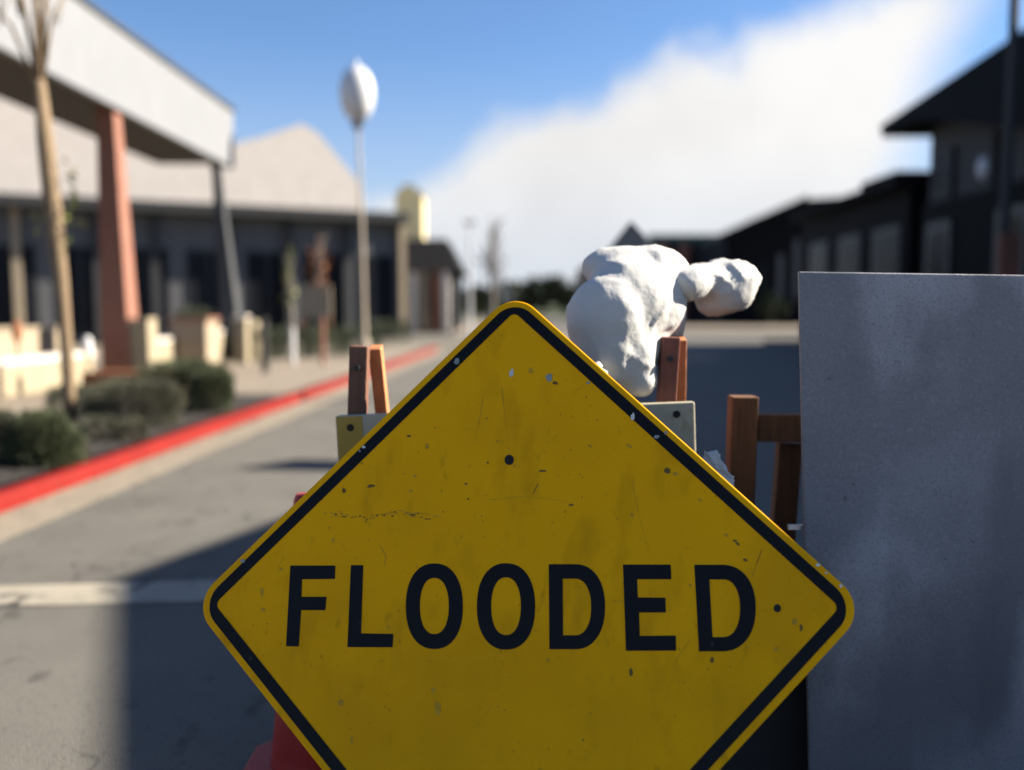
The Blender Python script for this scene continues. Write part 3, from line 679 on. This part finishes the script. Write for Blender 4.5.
b = MB(); b.box(0, w_, 0, .7, 0, hh-.06); b.build('box', M['tan'], t, bevel=.02)
b = MB(); b.box(-.03, w_+.03, -.03, .73, hh-.058, hh); b.build('rim', M['redcol'], t, bevel=.01)
b = MB(); leaves(b, (w_/2, .35, hh), (w_*.42, .3, .16), 500, .08, .03); b.build('foliage', M['leafdark'], t, fix=False)
# wooden bench-like box by the shrubs
a = at(82, 406, 10.6); c = at(150, 384, 10.6)
t = thing('wooden_bench', 'low orange-brown wooden bench behind the grey-green shrub', 'bench', (a.x, 10.6, .1)); w_ = c.x - a.x + .3
b = MB(); 
for k in range(4): b.box(0, w_, .02+.11*k, .11+.11*k, .27, .31)
b.build('seat', M['wood'], t, bevel=.004)
for xx in (0, w_-.09): b = MB(); b.box(xx, xx+.09, .02, .44, 0, .268); b.build('leg', M['wood'], t, bevel=.004)
b = MB(); b.box(.091, w_-.091, .04, .07, .13, .266); b.build('apron', M['wood'], t)
# stake light and bollard light
def post(name, label, cat, x, y, ytop, Y, r, m, head=None, grp=None):
    a = at(x, y, Y); tz = at(x, ytop, Y).z
    t = thing(name, label, cat, (a.x, Y, .1), grp); b = MB(); b.tube([(0, 0, 0), (0, 0, (tz-.1)*.5), (0, 0, tz-.1)], r, 10); b.build('post', M[m], t)
    if head: head(t, tz - .1)
    return t
def plaque(t, z): b = MB(); b.lathe((0, 0, z-.12), [(.01, -.14), (.05, -.1), (.06, 0), (.05, .1), (.01, .14)], 16); b.build('plaque', M['wood'], t)
def capl(t, z): b = MB(); b.lathe((0, 0, z), [(.05, -.02), (.06, .0), (.06, .14), (.03, .19)], 14); b.build('lamp_head', M['lamp'], t)
post('stake_light', 'thin rusty stake with an oval orange head in front of the cream seat wall', 'garden light', 20, 396, 322, 11.0, .014, 'wood', plaque)
post('bollard_light', 'short bollard light with a pale head between trunk and terracotta column', 'garden light', 89, 386, 352, 11.1, .02, 'tan', capl)
post('bollard', 'slim black bollard standing on the pavement before the hedge', 'bollard', 265.5, 376, 318, 15.2, .065, 'blackm')
post('marker_post', 'short white marker post in front of the hedge', 'post', 293, 360, 328, 17.8, .055, 'lamp')
post('marker_post', 'short pink-brown marker post in front of the hedge', 'post', 323, 361, 318, 17.6, .05, 'redcol')

# ------------------------------------------------------------ left far building, cream above charcoal
ph = R(25); Rr = Vector((-6.0, 36, 0)); ex = Vector((math.cos(ph), math.sin(ph), 0)); ey = Vector((-math.sin(ph), math.cos(ph), 0))
fb = thing('shop_building', 'cream gabled building above a dark charcoal shopfront, left of the street lamp', 'building', Rr)
def fpx(x, y, off=0.0):
    d = ray(x, y); o = Vector((0, 0, H)); nn = -ey; q = Rr + nn*off; t = (q - o).dot(nn)/d.dot(nn); return o + d*t - Rr
prof = [fpx(-60, 60), fpx(150, 110), fpx(225, 146), fpx(262, 137), fpx(302, 124), fpx(318, 133), fpx(362, 186), fpx(366, 213.5), fpx(-60, 190)]
zs = prof[-2].z; prof[-1] = Vector((prof[-1].x, prof[-1].y, zs))
b = MB(); b.prism(prof, ey*9); b.build('upper_wall', M['cream'], fb)
xl = -16.0; xr = 1.35
def fl(u, v, z): return ex*u + ey*v + Vector((0, 0, z))
def fbox(b, u0, u1, v0, v1, z0, z1): b.prism([fl(u0, v0, z0), fl(u1, v0, z0), fl(u1, v1, z0), fl(u0, v1, z0)], (0, 0, z1-z0))
b = MB(); fbox(b, xl, xr, -.5, 9, .1, zs-.01); b.build('lower_wall', M['charcoal'], fb)
b = MB(); fbox(b, xl, xr+.1, -1.4, -.503, zs-.42, zs-.05); b.build('awning_band', M['midgrey'], fb)
for i in range(7):
    u = xr - 1.9 - 2.15*i
    b = MB(); fbox(b, u, u+1.6, -.53, -.502, .3, 3.5); w = b.build('window', M['darkcol'], fb)
    b = MB(); fbox(b, u+.08, u+.78, -.538, -.532, .38, 3.42); fbox(b, u+.84, u+1.52, -.538, -.532, .38, 3.42); b.build('pane', M['glass'], w)
for u in (-15.2, -12.6, -10.1, -8.2, -5.6, -3.4, -1.1, 1.2):
    b = MB(); fbox(b, u, u+.28, -.75, -.541, .1, zs-.44); b.build('pilaster', M['midgrey' if int(u*10) % 3 else 'tan'], fb)
# things standing before it
a = at(317, 345, 29)
t = thing('notice_board', 'brown notice board on two legs before the charcoal shopfront', 'notice board', (a.x, 29, .12))
z0, z1 = at(317, 318, 29).z - .12, at(317, 286, 29).z - .12
b = MB(); b.box(-.5, .5, -.04, .04, z0, z1); b.build('board', M['tan'], t, bevel=.01)
for s in (-1, 1): b = MB(); b.box(s*.45-.05, s*.45+.05, -.03, .03, 0, z0-.002); b.build('leg', M['wood'], t)
tree('street_tree', 'small brownish street tree rising behind the notice board', 320, 345, 225, 31, .9, 'wood', None, 120, .22)
tree('street_tree', 'small pale green street tree left of the notice board', 291, 345, 240, 31.5, .7, 'leafpale', None, 70, .2)
# street lamp
lx = at(365, 345, 20); zt = at(360, 70, 20).z
t = thing('street_lamp', 'tall tan street lamp with a white oval head against the blue sky', 'street lamp', (lx.x, 20, .1))
b = MB(); b.tube([(0, 0, 0), (0, 0, .5), (-.03, 0, 3), (-.1, 0, zt-.7)], [.065, .05, .04, .032], 12); b.build('pole', M['pole'], t)
b = MB(); b.lathe((0, 0, 0), [(.13, 0), (.13, .35), (.08, .4)], 14); b.build('base', M['pole'], t)
b = MB(); b.lathe((-.1, 0, zt-.75), [(.12, -.45), (.26, -.36), (.36, -.14), (.40, .12), (.38, .34), (.30, .54), (.17, .68), (.07, .72), (.05, .80), (.02, .86)], 20); b.build('lamp_head', M['lamp'], t, smooth=True)
b = MB(); b.lathe((-.1, 0, zt-.75), [(.12, -.62), (.14, -.502)], 14); b.build('collar', M['frame'], t)

# ------------------------------------------------------------ dark-roofed shop with the yellow cupola
Y3 = 46
a = at(397, 330, Y3); c = at(462, 330, Y3); zr = at(430, 238, Y3).z; ze = at(460, 272, Y3).z
t = thing('shop_building', 'small shop with dark hipped roof and pale pillars at the end of the red kerb', 'building', (a.x, Y3, .12)); w_ = c.x - a.x
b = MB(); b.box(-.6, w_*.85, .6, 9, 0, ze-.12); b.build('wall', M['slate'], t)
b = MB(); b.add([(-1, -.2, ze-.1), (w_, -.2, ze-.1), (w_, 9, ze-.1), (-1, 9, ze-.1), (0, 2, zr), (w_*.72, 2, zr), (w_*.72, 7, zr), (0, 7, zr)], [(0,1,5,4),(1,2,6,5),(2,3,7,6),(3,0,4,7),(4,5,6,7),(3,2,1,0)]); rf = b.build('roof', M['darkroof'], t)
cu0, cu1 = at(397, 237, Y3+3).x - a.x, at(424, 237, Y3+3).x - a.x; cz1 = at(410, 190, Y3+3).z
b = MB(); b.box(cu0, cu1, 2.6, 4.2, zr-.2, cz1-.5); b.prism([(cu0-.08, 2.52, cz1-.498), (cu1+.08, 2.52, cz1-.498), (cu1-.55, 2.52, cz1+.1), (cu0+.45, 2.52, cz1+.1)], (0, 1.76, 0)); b.build('cupola', M['yel2'], rf)
for k, (x, m) in enumerate(((404, 'yel2'), (414, 'cream'), (424, 'tan'), (436, 'redcol'), (446, 'cream'))):
    xx = at(x, 330, Y3).x - a.x; b = MB(); b.box(xx-.18, xx+.18, -.1, .3, 0, ze-.102); b.build('pillar', M[m], t)
for x in (439, 449):
    xx = at(x, 275, Y3).x - a.x; b = MB(); b.box(xx-.2, xx+.2, .5, .597, 1.9, 3.4); b.build('window', M['frame'], t)
lpx = at(470, 320, 40); 
t = thing('lamp_post', 'thin pale lamp post just left of the FLOODED sign tip', 'lamp post', (lpx.x, 40, .1)); b = MB(); zt = at(470, 226, 40).z
b.tube([(0, 0, -.1), (0, 0, zt*.5), (0, 0, zt)], [.09, .07, .05], 8); b.build('pole', M['lamp'], t)
b = MB(); b.box(-.3, .3, -.1, .1, zt, zt+.1); b.build('lamp_head', M['frame'], t)

# ------------------------------------------------------------ far buildings in the middle and right
a = at(582, 310, 100); c = at(602, 256, 100)
t = thing('house', 'small far pinkish house with a dark roof behind the left side of the sandbag', 'house', (a.x, 100, 0)); w_ = c.x - a.x
b = MB(); b.box(0, w_+5, 0, 8, 0, c.z-1.5); b.build('wall', M['tan'], t)
b = MB(); b.prism([(-.4, -.4, c.z-1.498), (w_+5.4, -.4, c.z-1.498), (w_+2.5, -.4, c.z+1.2)], (0, 8.8, 0)); b.build('roof', M['darkroof'], t)
for k in range(2): b = MB(); b.box(.6+2.6*k, 1.8+2.6*k, -.06, -.003, 1.2, 2.8); b.build('window', M['glass'], t)
a = at(655, 310, 80); c = at(733, 237, 80)
t = thing('brick_building', 'far brick building with a green roof edge behind the two white sack lumps', 'building', (a.x, 80, 0)); w_ = c.x - a.x; zz = c.z
b = MB(); b.box(0, w_, .8, 10, 0, zz-.5); b.build('wall', M['slate'], t)
b = MB(); b.box(-.5, w_+.5, 0, 11, zz-.498, zz+.25); b.build('roof', M['greenroof'], t)
for k in range(4):
    xx = .2 + k*(w_-1.2)/3; b = MB(); b.box(xx, xx+1.0, .2, .797, 0, zz-.502); b.build('pillar', M['brick' if k != 2 else 'tan'], t)
# dark block beyond the crossing
a = at(725, 312, 66); c = at(830, 312, 66); za = at(725, 236, 66).z; zc = at(800, 199, 66).z
t = thing('warehouse', 'dark far block with a sloping roofline beyond the lit pavement strip', 'building', (a.x, 66, 0)); w_ = c.x - a.x
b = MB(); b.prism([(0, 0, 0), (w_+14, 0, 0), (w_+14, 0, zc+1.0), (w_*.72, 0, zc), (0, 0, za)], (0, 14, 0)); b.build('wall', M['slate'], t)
for k, (x0, x1, y0, y1) in enumerate(((760, 767, 262, 300), (776, 784, 255, 306), (742, 750, 275, 305), (792, 800, 240, 300))):
    q0, q1 = at(x0, y1, 66), at(x1, y0, 66); b = MB(); b.box(q0.x-a.x, q1.x-a.x, -.05, -.003, q0.z, q1.z); b.build('window', M['frame' if k % 2 else 'glass'], t)
b = MB(); b.prism([(-.6, -1, za-.3), (w_*.72, -1, zc-.3), (w_*.72, -1, zc+.15), (-.6, -1, za+.15)], (0, .997, 0)); b.build('eave', M['darkroof'], t)

# street-side gabled hall, right (dark, in its own shade)
A = thing('gabled_hall', 'dark gabled building with a long sloping roof edge at the top right', 'building', (11, 6, 0))
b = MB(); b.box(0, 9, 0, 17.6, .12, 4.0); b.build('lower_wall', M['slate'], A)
yr, hr = 8.0, 6.95
def roofz(y): return hr - .072*abs(y - yr)
b = MB(); b.prism([(.15, 0, 4.002), (.15, 17.6, 4.002), (.15, 17.6, roofz(17.6)-.3), (.15, yr, hr-.3), (.15, 0, roofz(0)-.3)], (8.8, 0, 0)); b.build('gable_wall', M['midgrey'], A)
b = MB(); b.prism([(-.85, -.8, roofz(-.8)-.28), (-.85, yr, hr-.28), (-.85, 18.35, roofz(18.35)-.28), (-.85, 18.35, roofz(18.35)), (-.85, yr, hr), (-.85, -.8, roofz(-.8))], (10.5, 0, 0)); b.build('roof', M['darkroof'], A)
b = MB(); b.prism([(-.9, -.8, 4.1), (-.9, 9.0, 4.3), (-.9, 12.0, 4.87), (-.9, 16.0, 5.9), (-.9, 18.38, roofz(18.38)-.12), (-.9, 18.38, roofz(18.38)+.03), (-.9, yr, hr+.03), (-.9, -.8, roofz(-.8)+.03)], (.048, 0, 0)); b.build('bargeboard', M['slate'], A)
for k in range(5):
    y0 = 16.0 - 3.3*k
    b = MB(); b.box(-.06, -.003, y0, y0+1.25, .2, 3.45); w = b.build('door' if k == 0 else 'window', M['frame'], A)
    b = MB(); b.box(-.068, -.062, y0+.16, y0+1.09, .3, 3.25); b.build('pane', M['glass'], w)
for k in range(9): b = MB(); b.box(.08, .147, 1+1.9*k, 1.12+1.9*k, 4.02, 5.3); b.build('batten', M['frame' if k % 3 == 0 else 'slate'], A)
q = at(1008, 165, 18.6); b = MB(); b.lathe((q.x-11-.35, 18.9-6-.0, q.z-.25), [(.03, 0), (.12, .08), (.14, .28), (.08, .45)], 14); b.build('wall_lamp', M['lamp'], A)
B3 = thing('shop_building', 'dark flat-roofed shop next along the right side beyond the gabled hall', 'building', (11, 24.4, 0))
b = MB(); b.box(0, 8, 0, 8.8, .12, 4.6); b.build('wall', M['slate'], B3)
b = MB(); b.box(-.5, 8.2, -.25, 2.2, 4.602, 5.0); b.box(-.5, 8.2, 2.21, 9.0, 4.602, 4.82); b.build('roof', M['darkroof'], B3)
for k in range(3):
    y0 = .5 + 2.8*k; b = MB(); b.box(-.05, -.003, y0, y0+1.8, .6, 3.6); w = b.build('window', M['frame'], B3)
    b = MB(); b.box(-.058, -.052, y0+.12, y0+1.68, .72, 3.48); b.build('pane', M['glass'], w)
# unseen gabled block added past the right edge to cast the pointed road shade
G = thing('shade_gable', 'low gabled block added unseen outside the right edge to shade the road', 'building', (6.53, 5.42, 0))
hp = 5.0; sl_ = .262; sn_ = .252; hw = 3.5
b = MB(); b.prism([(0, -hw, .12), (0, hw, .12), (0, hw, hp-.25-sl_*hw), (0, 0, hp-.25), (0, -hw, hp-.25-sn_*hw)], (4.2, 0, 0)); b.build('wall', M['tan'], G)
b = MB(); b.prism([(-.26, -hw-.15, hp-.2-sn_*(hw+.15)), (-.26, 0, hp-.2), (-.26, hw+.15, hp-.2-sl_*(hw+.15)), (-.26, hw+.15, hp-sl_*(hw+.15)), (-.26, 0, hp), (-.26, -hw-.15, hp-sn_*(hw+.15))], (4.6, 0, 0)); b.build('roof', M['darkroof'], G)
for y0 in (-2.6, 1.2): b = MB(); b.box(-.05, -.003, y0, y0+1.4, .9, 2.6); w = b.build('window', M['white'], G); b = MB(); b.box(-.058, -.052, y0+.1, y0+1.3, 1.0, 2.5); b.build('pane', M['glass'], w)
b = MB(); b.box(-.05, -.003, -.55, .5, .14, 2.3); b.build('door', M['timber'], G)
# dark pole at the right edge
q = at(1003, 260, 13.5)
t = thing('utility_pole', 'dark pole rising out of frame along the right edge of the photo', 'pole', (q.x, 13.5, .12)); b = MB(); b.tube([(0, 0, 0), (0, 0, 4), (-.02, 0, 9)], [.09, .075, .06], 12); b.build('pole', M['midgrey'], t)
q = at(1003, 243, 13.5); b = MB(); b.box(-.16, .16, -.2, -.125, q.z-.7, q.z); b.build('meter_box', M['redcol'], t)

# ------------------------------------------------------------ light, sky, camera
sdir = Vector((1.6, .35, 1.0)).normalized()
sl = bpy.data.lights.new('sun', 'SUN'); sl.energy = 5.0; sl.angle = R(.55); sl.color = (1.0, .90, .76)
so = bpy.data.objects.new('sun', sl); COL.objects.link(so); so.rotation_euler = sdir.to_track_quat('Z', 'Y').to_euler()
W = bpy.data.worlds.new('World'); S.world = W; W.use_nodes = True
nt = W.node_tree; N = nt.nodes; L = nt.links; bg = N['Background']
sky = N.new('ShaderNodeTexSky'); sky.sky_type = 'NISHITA'; sky.sun_disc = False
sky.sun_elevation = math.asin(sdir.z); sky.sun_rotation = math.atan2(sdir.x, sdir.y); sky.air_density = 1.0; sky.dust_density = .1; sky.ozone_density = 2.0
tc = N.new('ShaderNodeTexCoord'); sep = N.new('ShaderNodeSeparateXYZ'); L.new(tc.outputs['Generated'], sep.inputs[0])
def math_(op, a, b=None, c=None):
    m = N.new('ShaderNodeMath'); m.operation = op
    for i, v in enumerate((a, b, c)):
        if v is None: continue
        if isinstance(v, (int, float)): m.inputs[i].default_value = v
        else: L.new(v, m.inputs[i])
    return m.outputs[0]
X, Y, Z = sep.outputs
nz = N.new('ShaderNodeTexNoise'); nz.inputs['Scale'].default_value = 7; nz.inputs['Detail'].default_value = 7; nz.inputs['Roughness'].default_value = .55; L.new(tc.outputs['Generated'], nz.inputs['Vector'])
nz2 = N.new('ShaderNodeTexNoise'); nz2.inputs['Scale'].default_value = 4.2; nz2.inputs['Detail'].default_value = 6; L.new(tc.outputs['Generated'], nz2.inputs['Vector'])
# upper edge of the bank of cloud as a function of direction
t = math_('MULTIPLY_ADD', X, .5, .5)
cr = N.new('ShaderNodeValToRGB'); L.new(t, cr.inputs['Fac']); cr.color_ramp.interpolation = 'B_SPLINE'
E_ = [(-.5, .03), (-.2, .09), (-.11, .15), (-.02, .21), (.08, .24), (.18, .268), (.27, .295), (.34, .32), (.44, .335), (.8, .36)]
el = cr.color_ramp.elements
while len(el) < len(E_): el.new(.5)
for e, (x, z) in zip(el, E_): e.position = x*.5+.5; e.color = (z, z, z, 1)
d = math_('SUBTRACT', cr.outputs['Color'], Z)
d = math_('MULTIPLY_ADD', math_('SUBTRACT', nz.outputs['Fac'], .5), .15, d)
nz3 = N.new('ShaderNodeTexNoise'); nz3.inputs['Scale'].default_value = 26; nz3.inputs['Detail'].default_value = 5; L.new(tc.outputs['Generated'], nz3.inputs['Vector'])
d = math_('MULTIPLY_ADD', math_('SUBTRACT', nz3.outputs['Fac'], .5), .035, d)
def sm(v, a, b_, o=1.0):
    r = N.new('ShaderNodeMapRange'); r.interpolation_type = 'SMOOTHSTEP'; r.inputs[1].default_value = a; r.inputs[2].default_value = b_; r.inputs[3].default_value = 0; r.inputs[4].default_value = o; L.new(v, r.inputs[0]); return r.outputs[0]
mk = sm(d, -.02, .045)
# clear blue gap to the right of it
mk = math_('MULTIPLY', mk, sm(math_('MULTIPLY_ADD', Z, -.25, math_('MULTIPLY_ADD', math_('SUBTRACT', nz2.outputs['Fac'], .5), .08, X)), .405, .325))
mk = math_('MULTIPLY', mk, sm(Y, .3, .5))
cc = N.new('ShaderNodeMix'); cc.data_type = 'RGBA'; L.new(sm(Z, .02, .20), cc.inputs[0]); cc.inputs[6].default_value = (3.7, 3.95, 4.3, 1); cc.inputs[7].default_value = (4.65, 4.6, 4.55, 1)
tint = N.new('ShaderNodeMix'); tint.data_type = 'RGBA'; tint.blend_type = 'MULTIPLY'; tint.inputs[0].default_value = 1; L.new(sky.outputs['Color'], tint.inputs[6]); tint.inputs[7].default_value = (.60, .72, .88, 1)
m1 = N.new('ShaderNodeMix'); m1.data_type = 'RGBA'; L.new(mk, m1.inputs[0])
hz = N.new('ShaderNodeMix'); hz.data_type = 'RGBA'; L.new(sm(Z, .30, .02, .75), hz.inputs[0]); L.new(tint.outputs[2], hz.inputs[6]); hz.inputs[7].default_value = (2.9, 3.25, 3.9, 1)
L.new(hz.outputs[2], m1.inputs[6]); cv = N.new('ShaderNodeMix'); cv.data_type = 'RGBA'; cv.blend_type = 'MULTIPLY'; cv.inputs[0].default_value = 1
gv = N.new('ShaderNodeMapRange'); gv.inputs[1].default_value = .3; gv.inputs[2].default_value = .62; gv.inputs[3].default_value = .9; gv.inputs[4].default_value = 1.06; L.new(nz2.outputs['Fac'], gv.inputs[0])
gc = N.new('ShaderNodeCombineXYZ'); [L.new(gv.outputs[0], gc.inputs[k_]) for k_ in range(3)]
L.new(cc.outputs[2], cv.inputs[6]); L.new(gc.outputs[0], cv.inputs[7]); L.new(cv.outputs[2], m1.inputs[7])
L.new(m1.outputs[2], bg.inputs['Color']); bg.inputs['Strength'].default_value = .05

cam = bpy.data.cameras.new('camera'); co = bpy.data.objects.new('camera', cam); COL.objects.link(co); S.camera = co
co.location = (0, 0, H); co.rotation_euler = (math.pi/2 - PIT, 0, 0)
cam.sensor_width = 36; cam.lens = F/1024*36; cam.clip_start = .02; cam.clip_end = 2000
KB = 16.0                                        # blur disc at infinity, pixels
zf = 1.72
cam.dof.aperture_ratio = 1.2; cam.dof.use_dof = True; cam.dof.focus_distance = zf
# disc(px) = aperture_diameter / zf * F  ->  aperture = KB*zf/F ; fstop = lens / aperture
cam.dof.aperture_fstop = (cam.lens/1000) / (KB*zf/F)
S.view_settings.view_transform = 'Standard'; S.view_settings.look = 'None'; S.view_settings.gamma = 1.0; S.view_settings.exposure = 2.0
